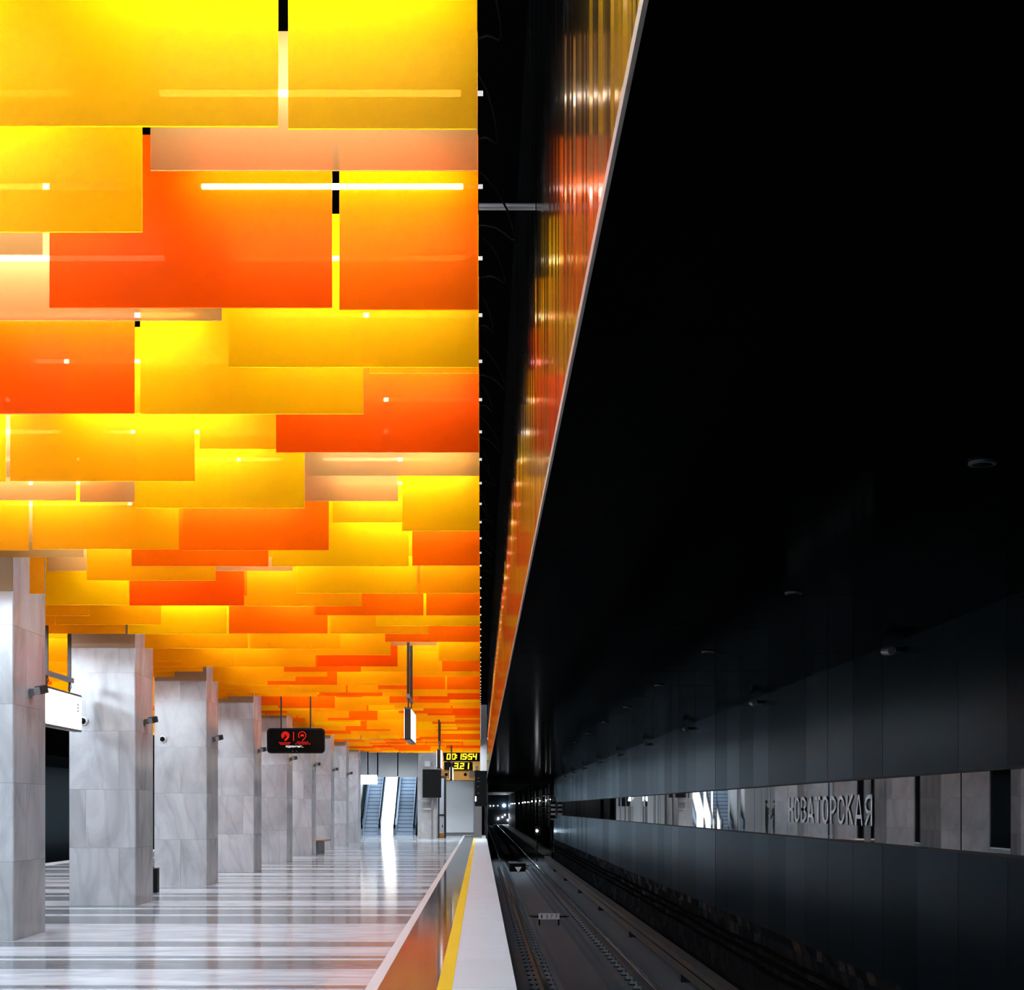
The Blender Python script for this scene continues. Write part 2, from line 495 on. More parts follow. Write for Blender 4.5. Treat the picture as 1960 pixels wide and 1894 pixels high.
t = empty('station_name', (XW, 16, 1.4), 0, 'pale frosted Cyrillic station name lettering on the black mirror band', 'lettering')
W_ = 3.83
def arcp(cx, cz, rx, rz, a0, a1, n=8):
    return [(cx + rx * math.cos(math.radians(a0 + (a1 - a0) * i / n)), cz + rz * math.sin(math.radians(a0 + (a1 - a0) * i / n))) for i in range(n + 1)]
def glyph(ch, w, h, th):
    """centre lines of one narrow capital in a w x h box"""
    a = th / 2; L, Rr, B, T = a, w - a, a * .8, h - a * .8
    r = (Rr - L) / 2; cx = (L + Rr) / 2; mid = h * .52
    def bowl(x0, z0, z1):
        rz = (z1 - z0) / 2; rx = (Rr - x0) * .6
        return [(x0, z1), (Rr - rx, z1)] + arcp(Rr - rx, (z0 + z1) / 2, rx, rz, 90, -90) + [(x0, z0)]
    if ch == 'Н': return [[(L, 0), (L, h)], [(Rr, 0), (Rr, h)], [(L, mid), (Rr, mid)]]
    if ch == 'О':
        k = r * .72
        return [arcp(cx, T - k, r, k, 0, 180, 12) + arcp(cx, B + k, r, k, 180, 360, 12) + [(Rr, T - k)]]
    if ch == 'С':
        k = r * .68
        return [[(Rr, T - k * 1.08)] + arcp(cx, T - k, r, k, 0, 180, 12) + arcp(cx, B + k, r, k, 180, 360, 12) + [(Rr, B + k * 1.08)]]
    if ch == 'В': return [[(L, 0), (L, h)], bowl(L, mid, T), bowl(L, B, mid)]
    if ch == 'А': return [[(L - a * .3, 0), (cx - a * .4, h)], [(cx + a * .4, h), (Rr + a * .3, 0)], [(L + r * .4, h * .28), (Rr - r * .4, h * .28)]]
    if ch == 'Т': return [[(0, T), (w, T)], [(cx, 0), (cx, h)]]
    if ch == 'Р': return [[(L, 0), (L, h)], bowl(L, h * .42, T)]
    if ch == 'К': return [[(L, 0), (L, h)], [(Rr, h), (L + a, h * .5)], [(L + r * .6, h * .6), (Rr, 0)]]
    if ch == 'Я':
        m = [[(w - u, v) for u, v in p] for p in ([(L, 0), (L, h)], bowl(L, h * .42, T))]
        return m + [[(w - L - r * .7, h * .42), (L, 0)]]
word = 'НОВАТОРСКАЯ'
widths = [.95, 1.0, .95, 1.05, .95, 1.0, .92, .98, .98, 1.05, .98]
tot = sum(widths); gap = .085; cw = (W_ - gap * 10) / tot; yy = 17.87
for ch, wd in zip(word, widths):
    ww = wd * cw
    b = MB()
    for path in glyph(ch, ww, .277, .043):
        for (p, q) in zip(path[:-1], path[1:]):
            du, dv = q[0] - p[0], q[1] - p[1]; ln = math.hypot(du, dv) or 1
            vertical = abs(du) < .35 * abs(dv)
            th = .047 if vertical else .036
            nu, nv = -dv / ln * th / 2, du / ln * th / 2
            b.quad(*[(.0095, 16 - 0 + (yy - 16) - u, 1.263 - 1.4 + v) for (u, v) in ((p[0] + nu, p[1] + nv), (q[0] + nu, q[1] + nv), (q[0] - nu, q[1] - nv), (p[0] - nu, p[1] - nv))])
    for i in range(len(b.v)): b.v[i] = (b.v[i][0], b.v[i][1] - 16, b.v[i][2])
    o = b.build('letter', M['frost'], t, fix=False)
    yy -= ww + gap

# small fittings along the top of the track wall
def copy_tree(o, parent=None):
    c = o.copy(); COL.objects.link(c)
    if parent is not None: c.parent = parent
    for ch in list(o.children): copy_tree(ch, c)
    return c

names = ['first', 'second', 'third', 'fourth', 'fifth', 'sixth', 'seventh', 'eighth', 'ninth', 'tenth', 'eleventh', 'twelfth']
def ordn(n):
    if n <= 12: return names[n - 1]
    s = 'th' if 10 <= n % 100 <= 20 else {1: 'st', 2: 'nd', 3: 'rd'}.get(n % 10, 'th')
    return f'{n}{s}'

proto = empty('wall_spotlight', (XW, 13.03, 2.72))
MB().box(-.1, 0, -.03, .03, -.02, .02).build('bracket', M['darksteel'], proto)
MB().tube((-.1, -.1, -.02), (-.1, .14, .0), .035, 10).build('housing', M['steel'], proto)
for i in range(10):
    o = proto if i == 0 else copy_tree(proto)
    o.location = (XW, 13.03 + i * 6.46, 2.72)
    tag(o, f'{ordn(i + 1)} small unlit grey spotlight from the camera, top of dark wall', 'spotlight', 'unlit spotlights along the track wall')
proto = empty('recessed_downlight', (2, 6.33, CEIL_R))
MB().tube((0, 0, -.012), (0, 0, .02), .055, 16).build('rim', M['steel'], proto)
MB().tube((0, 0, -.014), (0, 0, -.01), .04, 16).build('diffuser', M['lens'], proto)
for i in range(8):
    o = proto if i == 0 else copy_tree(proto)
    o.location = (2.0, 6.33 + 3.83 * i, CEIL_R)
    tag(o, f'{ordn(i + 1)} unlit recessed downlight from the camera, in low black ceiling', 'downlight', 'unlit downlights over the track')

# ------------------------------------------------------------------ marble columns
COLS = [17.0 + 6 * i for i in range(9)]
CX0, CX1, CD = -5.96, -5.0, 1.25
shade_mat = mat('tan stone band', (.2, .125, .065), .4, noise=.15, nscale=5)  # brown colour paints in the shade at the top of the column front
for i, cy in enumerate(COLS):
    t = empty('marble_column', (CX0 / 2 + CX1 / 2, cy + CD / 2, 0), 0)
    hw = (CX1 - CX0) / 2; hd = CD / 2; c = .012
    out = [(-hw + c, -hd), (hw - c, -hd), (hw, -hd + c), (hw, hd - c), (hw - c, hd), (-hw + c, hd), (-hw, hd - c), (-hw, -hd + c)]
    s = MB().prism(out, 'z', 0.002, 6.296).build('shaft', M['column'], t)
    s.data.transform(Matrix.Translation((0, 0, 0)))
    MB().box(-hw + .004, hw - .004, -hd - .012, -hd + .01, 3.745, 4.55).build('top_band', shade_mat, t)['label'] = 'tan stone band at the column top'
    lab = ['nearest grey marble column, cut off by the left edge of the photo',
           'second grey marble column, just behind the lit hanging sign',
           'third grey marble column from the camera, dome camera on its front',
           'fourth grey marble column from the camera, next to last before black display',
           'fifth marble column from the camera, bright and partly behind the black display',
           'sixth marble column from the camera, left of the wooden bench',
           'seventh marble column from the camera, right behind the wooden bench',
           'eighth marble column from the camera, before the last one',
           'last and farthest marble column, beside the escalators'][i]
    tag(t, lab, 'column', 'marble columns along the platform', 'thing')

# cameras on the columns
proto = empty('security_camera', (CX1, 17.6, 2.68))
MB().box(-.0005, .02, -.04, .04, -.04, .04).tube((.02, 0, 0), (.07, -.02, .03), .02, 8).build('bracket', M['camgrey'], proto)
bd = MB().box(-.045, .045, -.08, .07, -.04, .04).build('housing', M['camgrey'], proto, .006)
bd.location = (.09, -.02, .04); bd.rotation_euler = (math.radians(14), 0, math.radians(-38))
h = MB().box(-.05, .05, .0, .11, -.045, .048).build('hood', M['darksteel'], proto, .006)
h.location = bd.location; h.rotation_euler = bd.rotation_euler
for i, cy in enumerate(COLS[:8]):
    o = proto if i == 0 else copy_tree(proto)
    o.location = (CX1, cy + .62, 2.68)
    tag(o, f'grey box security camera on the track side of the {ordn(i + 1)} column', 'camera', 'box cameras on the columns')
proto = empty('dome_camera', (-5.5, 23.08, 2.66))
MB().tube((0, -.002, 0), (0, -.05, 0), .065, 20).build('base', M['white'], proto)
bm = bmesh.new(); bmesh.ops.create_uvsphere(bm, u_segments=20, v_segments=12, radius=.045)
me = bpy.data.meshes.new('lens'); bm.to_mesh(me); bm.free(); me.materials.append(M['lens'])
for pl in me.polygons: pl.use_smooth = True
ln = bpy.data.objects.new('lens', me); COL.objects.link(ln); ln.parent = proto; ln.location = (0, -.06, -.004)
for k, (ci, x) in enumerate(((1, -5.75), (2, -5.80), (3, -5.84))):
    o = proto if k == 0 else copy_tree(proto)
    o.location = (x, COLS[ci], 2.68)
    tag(o, ['white dome camera on the second column, half behind the lit sign', 'white dome camera with black lens on front of third column',
            'white dome camera on the fourth column, at its left edge'][k], 'camera', 'dome cameras on the columns')

# ------------------------------------------------------------------ hanging baffles and light tubes
P = 1.37; TOP = 4.60; LOW = EYE + 2.36; HIGH = EYE + 2.61
def row_y(k): return 5.51 + k
TABLE = [
    'YYY', 'bYy', 'ORb', 'Ybyb', 'aYRY', 'RabaY', 'aaAY', 'bYba', 'YbbbA', 'aOAA', 'OYOb', 'aaAbA', 'AYbbA', 'oARYA', 'OOoaA',
    'YaaAA', 'oAOYA', 'Oaaaa', 'oaAAA', 'aAaaa', 'AbaaA', 'aRAAa', 'OAOaA', 'AaAaA', 'aaaAA', 'aAOAa', 'OOaAA', 'AAAAA', 'aAOAA']
CM = {'y': 'yellow', 'a': 'amber', 'o': 'orange', 'r': 'red', 'b': 'beige'}
CN = {'y': 'yellow', 'a': 'amber', 'o': 'orange', 'r': 'deep orange', 'b': 'beige'}
ALONG = ['at', 'second', 'third', 'fourth', 'fifth', 'sixth', 'seventh', 'eighth', 'ninth']
rs = random.Random(21)
NB = 0
for k in range(63):
    Y = row_y(k)
    off = P / 2 if k % 2 == 0 else P
    limit = max(-11.2, -(1000 / F) * Y)
    incol = (k - 12) % 6 == 0 and k >= 12
    x1 = -.012; x0 = -off + .0175; j = 0
    while x1 > limit:
        if k < len(TABLE) and j < len(TABLE[k]): c = TABLE[k][j]
        else:
            c = rs.choices('yaorb', [.16, .52, .22, .04, .03])[0]
            if rs.random() < .62: c = c.upper()
        a0, a1 = x0, x1
        skip = False
        if x1 < -5.9 and not (14 <= k <= 46): skip = True
        if incol and a1 > -5.98 and a0 < CX1 + .03:
            a0 = max(a0, CX1 + .03)
            if a1 - a0 < .15: skip = True
        a0 = max(a0, -11.1)
        if a1 - a0 < (.3 if a1 < -6 else .05): skip = True
        if not skip:
            z0 = LOW if c.isupper() else HIGH
            z0 += rs.uniform(-.008, .008)
            o = MB().box(a0 - (a0 + a1) / 2, (a1 - a0) / 2, -.006, .006, 0, TOP - z0).build('ceiling_baffle', M[CM[c.lower()]])
            o.location = ((a0 + a1) / 2, Y, z0)
            pos = 'at the track edge' if j == 0 else f'{ordn(j + 1)} from the track edge'
            tag(o, f'{CN[c.lower()]} frosted hanging baffle in the {ordn(k + 1)} row, {pos}', 'ceiling baffle', 'coloured ceiling baffles', 'thing')
            NB += 1
        x1 = x0 - .035; x0 = x1 - (P - .035); j += 1
print('baffles', NB)

TZ = 4.42
SEG = [(-1.346, -.086), (-2.984, -1.724), (-4.622, -3.362)]
protos = []
for s, (a, c) in enumerate(SEG):
    t = empty('light_tube', (c, 0, 0))
    MB().tube((a - c, 0, 0), (-.0, 0, 0), .014, 6, caps=False).build('tube', M['tube'], t)
    for e0, e1 in ((-.0, .096 if s == 0 else .03), (a - c - .03, a - c)):
        MB().tube((e0, 0, 0), (e1, 0, 0), .011, 8).build('end_cap', M['cap'], t)
    protos.append(t)
leftp = MB().tube((-4.9, 0, 0), (0, 0, 0), .014, 6, caps=False).build('light_line', M['tube'])
for j in range(-5, 64):
    Y = 5.67 + j
    for s in range(3):
        o = protos[s] if j == -5 else copy_tree(protos[s])
        o.location = (SEG[s][1], Y, TZ)
        side = ['nearest the track', 'second from the track', 'third from the track'][s]
        tag(o, f'white fluorescent tube in the {ordn(j + 6)} row from the camera, {side}', 'light tube', 'light tubes behind the baffles', 'thing')
    o = leftp if j == -5 else leftp.copy()
    if j > -5: COL.objects.link(o)
    o.location = (-6.25, Y, TZ)
    tag(o, f'long white light line beyond the columns, {ordn(j + 6)} row from the camera', 'light tube', 'light lines beyond the columns', 'thing')

# black carrier rails that hold baffles and tubes, hung from the void
b = MB()
xs = [-.055 - .31 * i for i in range(16)] + [-4.89, -4.972, -5.985] + [-6.3 - .5 * i for i in range(10)]
for xx in xs:
    b.box(xx - .012, xx + .012, EXT0 + 3, 82.3, TOP, TOP + .05)
for yy in (4, 22, 40, 58, 76):
    for xx in xs[::3]: b.box(xx - .008, xx + .008, yy, yy + .016, TOP + .05, 6.3)
structure(b.build('ceiling_frame', M['void']), 'black carrier rails above the baffles')
b = MB()
for j in range(-5, 64):
    for xx in xs:
        if xx > -4.75 or xx < -6.25: b.tube((xx, 5.67 + j, TZ + .012), (xx, 5.67 + j, TOP), .004, 4, caps=False)
structure(b.build('ceiling_hangers', M['void']), 'thin black wires holding the light tubes')

# cables looping in the dark slot, and the rod
t = MB().tube((-.01, 8.28, 4.56), (.285, 8.28, 4.56), .012, 8).tube((-.01, 8.25, 4.53), (.285, 8.25, 4.53), .006, 6).build('support_rod', M['steel'])
tag(t, 'thin grey steel rod crossing the dark ceiling slot near the top', 'rod')
rs = random.Random(4)
for i in range(26):
    Y = 5.9 + i * 1.0 + rs.uniform(-.05, .05)
    w = rs.uniform(.06, .2); d = rs.uniform(.1, .45)
    pts = []
    for q in range(11):
        a = PI * q / 10
        pts.append((-.05 + (w + .06) * math.sin(a), Y + .85 * q / 10, 4.64 - d * .5 * math.sin(a) + .04 * math.sin(3 * a)))
    o = MB().path(pts, .006, 6).build('power_cable', M['cable'])
    tag(o, f'thin black cable looping from the {ordn(i + 6)} tube row in the ceiling slot', 'cable', 'cables in the ceiling slot')

# ------------------------------------------------------------------ hanging signs
def link_ring(b, c, r, rr, axis):
    n = 12
    pts = []
    for i in range(n + 1):
        a = 2 * PI * i / n
        if axis == 'x': pts.append((c[0], c[1] + r * math.cos(a), c[2] + r * math.sin(a)))
        else: pts.append((c[0] + r * math.cos(a), c[1], c[2] + r * math.sin(a)))
    b.path(pts, rr, 6)

def hanging_sign(x, y0, label, length=1.8):
    t = empty('hanging_sign', (x, y0, 2.49), 0, label, 'sign', 'lit signs hanging over the platform')
    Lh, H = length, .52
    MB().prism(rounded(0, Lh, 0, H, .035), 'x', -.05, .05).build('housing', M['darksteel'], t)
    for sx in (-1, 1):
        xx = sx * .0535
        o = MB().prism(rounded(.03, Lh - .03, .03, H - .03, .03), 'x', xx - .003, xx + .003).build('lit_face', M['sign'], t)
        pr = MB()
        for q in range(3): pr.box(xx + sx * .003, xx + sx * .006, Lh - .26, Lh - .2, .36 - q * .045, .39 - q * .045)
        pr.box(xx + sx * .003, xx + sx * .006, Lh - .15, Lh - .135, .33, .345)
        pr.build('sign_print', M['signdark'], o)
        pr = MB()
        for (a0, a1, zz) in ((.3, .75, .3), (.85, 1.1, .27), (1.2, 1.45, .3), (.2, .55, .2), (.65, 1.45, .2), (1.2, 1.45, .4)):
            pr.box(xx + sx * .003, xx + sx * .005, a0 * Lh / 1.8, a1 * Lh / 1.8, zz, zz + .03)
        pr.build('sign_print', M['signgrey'], o)
    for yy in (.25, 1.35):
        yy *= Lh / 1.8
        MB().box(-.022, .022, yy - .022, yy + .022, .7, 6.3 - 2.49).build('hanger_post', M['darksteel'], t)
        b = MB()
        link_ring(b, (0, yy, .645), .03, .008, 'x'); link_ring(b, (0, yy, .585), .038, .009, 'x')
        b.tube((0, yy, .52), (0, yy, .56), .01, 6).tube((0, yy, .67), (0, yy, .72), .01, 6)
        b.path([(0, yy + .03, .7), (0, yy + .11, .6), (0, yy + .03, .585)], .005, 5)
        b.build('chain', M['darksteel'], t)
    MB().box(-.024, .024, .1 * Lh / 1.8, 1.5 * Lh / 1.8, .67, .735).build('crossbar', M['steel'], t)
    return t

hanging_sign(-1.15, 25.0, 'lit white sign box hung edge-on over the platform, nearest of three in a row')
hanging_sign(-1.13, 42.8, 'lit white sign box hung edge-on, second of three over the platform')
hanging_sign(-1.13, 60.8, 'farthest edge-on lit sign box, in front of the yellow clock')
hanging_sign(-5.69, 20.55, 'glowing white sign hanging between the first and second columns', 1.9)

# wide lit sign by the escalators
t = empty('exit_sign', (-5.4, 76, 2.55), 0, 'wide glowing white sign hung before the left escalator', 'sign')
MB().prism(rounded(-.46, .46, 0, .46, .04), 'y', -.04, .04).build('housing', M['steel'], t)
fc = MB().prism(rounded(-.455, .455, .005, .455, .04), 'y', -.046, -.04).build('lit_face', M['sign'], t)
MB().box(-.4, -.31, -.05, -.046, .26, .285).box(-.36, -.33, -.05, -.046, .24, .305).build('sign_print', M['signdark'], fc)
MB().tube((-.06, 0, .46), (-.06, 0, 3.75), .015, 8).build('hanger_rod', M['steel'], t)

# ------------------------------------------------------------------ black information display
Yd = 36.0
t = empty('information_display', (-4.185, Yd, 2.66), 0, 'black rounded information display with red logos hanging on two rods', 'display')
MB().prism(rounded(-.655, .655, 0, .57, .09), 'y', -.05, .05).build('housing', M['black'], t, .006)
MB().prism(rounded(-.6, .62, .04, .53, .06), 'y', -.054, -.05).build('screen', M['lens'], t)
for xx in (-.335, .33):
    MB().tube((xx, 0, .56), (xx, 0, 3.64), .018, 10).build('hanger_rod', M['darksteel'], t)
def arc_band(b, cx, cz, r0, r1, a0, a1, n=28, y=-.058):
    for i in range(n):
        p = a0 + (a1 - a0) * i / n; q = a0 + (a1 - a0) * (i + 1) / n
        b.quad((cx + r0 * math.cos(p), y, cz + r0 * math.sin(p)), (cx + r1 * math.cos(p), y, cz + r1 * math.sin(p)),
               (cx + r1 * math.cos(q), y, cz + r1 * math.sin(q)), (cx + r0 * math.cos(q), y, cz + r0 * math.sin(q)))
S = Yd / F / 14.0        # metres per zoomed pixel of the display close-up
def dz(px): return (1555 - px) * S
def dx(px): return (px - 932) * S
b = MB()
for (r0, r1) in ((92, 108), (58, 78), (26, 42)):
    arc_band(b, dx(655), dz(1083), r0 * S, r1 * S, -.75, PI + .85)
b.quad((dx(625), -.058, dz(1205)), (dx(660), -.058, dz(1230)), (dx(735), -.058, dz(1155)), (dx(700), -.058, dz(1125)))
b.build('logo', M['redled'], t)
b = MB()
arc_band(b, dx(1105), dz(1075), 92 * S, 106 * S, -.75, PI + .75)
b.quad((dx(1100), -.058, dz(1222)), (dx(1115), -.058, dz(1228)), (dx(1185), -.058, dz(1150)), (dx(1172), -.058, dz(1140)))
zz = [(1058, 1105), (1075, 1045), (1092, 1045), (1105, 1075), (1118, 1045), (1135, 1045), (1150, 1105), (1128, 1105), (1122, 1085), (1105, 1108), (1088, 1085), (1080, 1105)]
b.add([(dx(p), -.058, dz(q)) for p, q in zz], [tuple(range(12))])
b.build('logo', M['redled'], t)
MB().box(dx(867), dx(882), -.059, -.057, dz(1222), dz(980)).build('divider_bar', M['redled'], t)
def dtext(s, p0, p1, q0, q1, m):
    o = text_obj('screen_text', s, (p1 - p0) * S, (q1 - q0) * S, (dx(p0), -.058, dz(q1)), (1, 0, 0), (0, 0, 1), m)
    o.parent = t
dtext('Московский', 480, 795, 1250, 1285, M['redled'])
dtext('транспорт', 500, 775, 1295, 1335, M['redled'])
dtext('Московский', 965, 1270, 1235, 1275, M['redled'])
dtext('метрополитен', 920, 1320, 1290, 1330, M['redled'])
dtext('подключение...', 668, 1138, 1350, 1410, M['whiteled'])
for xx in (852, 955):
    MB().tube((dx(xx), -.054, dz(1497)), (dx(xx), -.06, dz(1497)), .011, 10).build('sensor', M['steel'], t)

# ------------------------------------------------------------------ bench and the low black box
t = empty('bench', (-5.45, 49.75, 0), 0, 'wooden platform bench on a dark stone base between two columns', 'bench')
MB().box(-.66, .66, -1.25, 1.25, .38, .44).build('seat', M['wood'], t, .008)
MB().box(-.55, .45, -1.1, 1.1, .001, .38).build('base', M['bench'], t)
t = empty('litter_bin', (-5.55, 26.7, 0), 0, 'low narrow black box standing on the floor beyond the second column', 'bin')
MB().box(-.13, .13, -.1, .1, .001, .4).build('body', M['black'], t, .01)
MB().box(-.135, .135, -.105, .105, .4, .415).build('lid', M['darksteel'], t)

# ------------------------------------------------------------------ platform end
b = MB()
for (x0, x1) in ((-7.6, -5.96), (-5.9, -5.45), (-5.38, -4.39), (-4.33, -3.3)):
    b.box(x0, x1, END, END + .1, 3.05, 5.2)
b.box(-7.6, -3.3, END + .1, END + .2, 3.1, 5.2, 1)
b.box(-11.2, -6.55, END - .02, END + .1, 0, 5.2)
b.box(-3.32, -1.95, END, END + .1, 0, 5.2)
structure(b.build('wall_end', [M['endwall'], M['void']]), 'pale grey sheet wall above the escalators')
b = MB()
s30 = math.tan(math.radians(30)); Lr = 12
for xx, (a0, a1) in ((-6.5, (0, 1)), (-3.34, (0, 1))):
    b.add([(xx, END, -.6), (xx, END, 3.05), (xx, END + Lr, 3.05 + Lr * s30), (xx, END + Lr, Lr * s30 - .6)], [(0, 1, 2, 3)])
b.add([(-6.5, END + .05, 3.05), (-3.34, END + .05, 3.05), (-3.34, END + Lr, 3.05 + Lr * s30), (-6.5, END + Lr, 3.05 + Lr * s30)], [(0, 1, 2, 3)])
b.quad((-6.5, END + Lr, Lr * s30 - .6), (-3.34, END + Lr, Lr * s30 - .6), (-3.34, END + Lr, Lr * s30 + 3.1), (-6.5, END + Lr, Lr * s30 + 3.1))
structure(b.build('wall_escalator', M['whitewall'], fix=False), 'pale walls of the escalator shaft')

def escalator(x0, x1, label):
    t = empty('escalator', ((x0 + x1) / 2, END + .1, 0), 0, label, 'escalator', 'escalators at the platform end')
    hw = (x1 - x0) / 2
    n = 22; rise = .2; run = rise / s30
    for i in range(n):
        sb = MB().box(-hw, hw, i * run, (i + 1) * run + .02, (i - .6) * rise, (i + 1) * rise - .02, 0)
        sb.box(-hw, hw, i * run - .015, i * run, (i - .1) * rise, (i + .8) * rise, 1)
        sb.box(-hw, hw, i * run - .02, (i + 1) * run, (i + .9) * rise, (i + 1) * rise, 0)
        sb.build('step', [M['step'], M['riser']], t)
    E = n * run
    for sx in (-1, 1):
        xo = sx * (hw + .015); xi = sx * (hw + .19)
        a, c = min(xo, xi), max(xo, xi)
        o = MB().prism([(-.1, 0), (-.1, .55), (.5, .62), (E, n * rise + .42), (E, n * rise - .2)], 'x', a, c).build('balustrade', M['balus'], t)
        m = (a + c) / 2
        MB().path([(m, -.25, .35), (m, -.3, .65), (m, -.1, .85), (m, .4, .93), (m, E, n * rise + .78)], .035, 8).build('handrail', M['cable'], o)
        MB().prism([(-.12, .0), (-.12, .5), (.5, .64), (E, n * rise + .44), (E, n * rise - .2)], 'x', xo - .012, xo + .012).build('skirt', M['riser'], o)
    return t
escalator(-6.14, -5.42, 'left of the two steel escalators rising at the platform end')
escalator(-4.42, -3.6, 'right of the two steel escalators rising at the platform end')
E = 12
t = MB().prism([(END, .002), (END, .72), (END + .5, 1.0), (END + E, E * s30 + .75), (END + E, E * s30 - .3), (END + .8, .002)], 'x', -5.22, -4.62).build('lit_divider', M['divider'])
tag(t, 'glowing white divider panel between the two escalators', 'divider')
t = empty('shaft_light', (-4.9, END + 3.0, 4.4), 0, 'bright ceiling lamp line in the escalator shaft above the divider', 'lamp')  # lamp line added to light up the escalator shaft
t.rotation_euler = (math.radians(30), 0, 0)
MB().box(-.5, .5, -1.4, 3, .02, .1).build('housing', M['steel'], t)
MB().box(-.45, .45, -1.35, 2.9, .0, .02).build('diffuser', M['shaftlamp'], t)

# added unseen fill lamps, shaded, to brighten the platform end
proto = empty('ceiling_lamp', (0, 0, 4.7))
MB().box(-.62, -.6, -.22, .22, 0, .2).box(.6, .62, -.22, .22, 0, .2).box(-.6, .6, -.22, -.2, 0, .2).box(-.6, .6, .2, .22, 0, .2).box(-.6, .6, -.2, .2, .17, .2).build('shade', M['black'], proto)
MB().box(-.58, .58, -.18, .18, .14, .16).build('diffuser', M['endlamp'], proto)
MB().tube((0, 0, .2), (0, 0, 1.6), .012, 6).build('hanger_rod', M['black'], proto)
k = 0
for yy in (70.5, 74.0, 77.5, 81.0):
    for xx in (-1.1, -4.4):
        if yy == 74.0 and xx == -1.1: xx = -.9
        o = proto if k == 0 else copy_tree(proto)
        o.location = (xx, yy, 4.7)
        tag(o, f'deep black shaded ceiling lamp over the platform end, {ordn(k // 2 + 1)} row, {"track side" if k % 2 == 0 else "escalator side"}', 'ceiling lamp', 'shaded lamps over the platform end')
        k += 1

# stone pylon with its fittings
b = MB().box(-2.89, -2.02, 73.4, 76.0, .002, 6.3)
structure(b.build('wall_pylon', M['pylon']), 'grey stone pier at the platform end')
t = empty('platform_monitor', (-2.24, 73.0, 0), 0, 'large black rectangular monitor on a thin grey pole by the pier', 'monitor')
MB().box(-.43, .43, -.06, .06, 1.9, 3.2).build('screen_case', M['black'], t, .01)
MB().box(-.03, .03, .06, .12, .0, 2.4).box(.035, .06, .06, .12, 0, 2.4).build('pole', M['steel'], t)
MB().box(-.1, .1, .02, .2, .0, .02).build('base_plate', M['steel'], t)
t = MB().box(-2.58, -2.34, 73.2, 73.4, 3.33, 3.58).build('wall_speaker', M['white'], bevel=.02)
tag(t, 'small white speaker box mounted high on the stone pier', 'speaker')
t = empty('intercom_box', (-2.47, 73.4, 1.36), 0, 'flat grey intercom box on the stone pier below the monitor', 'intercom')
MB().box(-.2, .2, -.12, 0, .04, .32).build('case', M['camgrey'], t, .01)
MB().box(-.2, .2, -.13, 0, 0, .035).build('shelf', M['white'], t)
# glazed side door
t = empty('glass_door', (-1.84, 75.6, 0), 0, 'narrow dark framed glass door right of the stone pier', 'door')
t['kind'] = 'thing'
b = MB().box(-.2, -.12, -.04, .04, .003, 2.95).box(.1, .2, -.04, .04, .003, 2.95).box(-.12, .1, -.04, .04, 1.05, 1.13).box(-.12, .1, -.04, .04, 2.85, 2.95)
b.build('frame', M['darksteel'], t)
MB().box(-.12, .1, -.01, .01, .22, 2.85).build('pane', M['door'], t)
MB().box(-.12, .1, -.03, .03, .003, .22).build('kick_plate', M['brass'], t)
MB().box(.0, .04, -.1, -.04, .5, .62).build('handle', M['black'], t)
# white end panel, brass fascia with reflection in its colour, clock
t = empty('door_1', (-1.15, END - .1, 0)); tag(t, 'broad white enamelled panel door at the platform end', None, None, 'structure')
MB().box(-.78, .79, 0, .08, .12, 2.85).build('leaf', M['whitewall'], t, .02)
MB().box(-.84, -.78, -.03, .1, .003, 2.9).box(.79, .85, -.03, .1, .003, 2.9).box(-.84, .85, -.03, .1, .003, .1).build('frame', M['steel'], t)
b = MB().box(-1.98, -.3, 80.6, 80.75, 2.83, 3.36, 0).box(-1.98, -.1, 80.75, 82.0, 3.34, 3.36, 0)
fa = structure(b.build('trim_7', M['brass']), 'amber metal fascia above the white door')
MB().box(-2.02, .3, 82.0, 82.1, 3.36, 5.2).build('wall_end_upper', M['brass'])
structure(bpy.data.objects['wall_end_upper'], 'amber lit wall behind the clock')
for k, xx in enumerate((-1.74, -.78)):
    t = MB().tube((xx, 80.6, 3.12), (xx, 80.54, 3.12), .085, 16).build('round_speaker', M['black'])
    tag(t, ['small round black speaker on the amber fascia, left one', 'small round black speaker on the amber fascia, right one'][k], 'speaker', 'round speakers on the fascia')
t = MB().box(-.58, -.36, 80.5, 80.6, 2.95, 3.3).build('fuse_box', M['steel'], bevel=.01)
tag(t, 'small grey wall box at the right end of the amber fascia', 'box')
t = MB().box(-.28, -.12, 80.8, 80.95, 3.362, 3.6).build('junction_box', M['white'], bevel=.01)
tag(t, 'small white box right of the lower clock row', 'box')

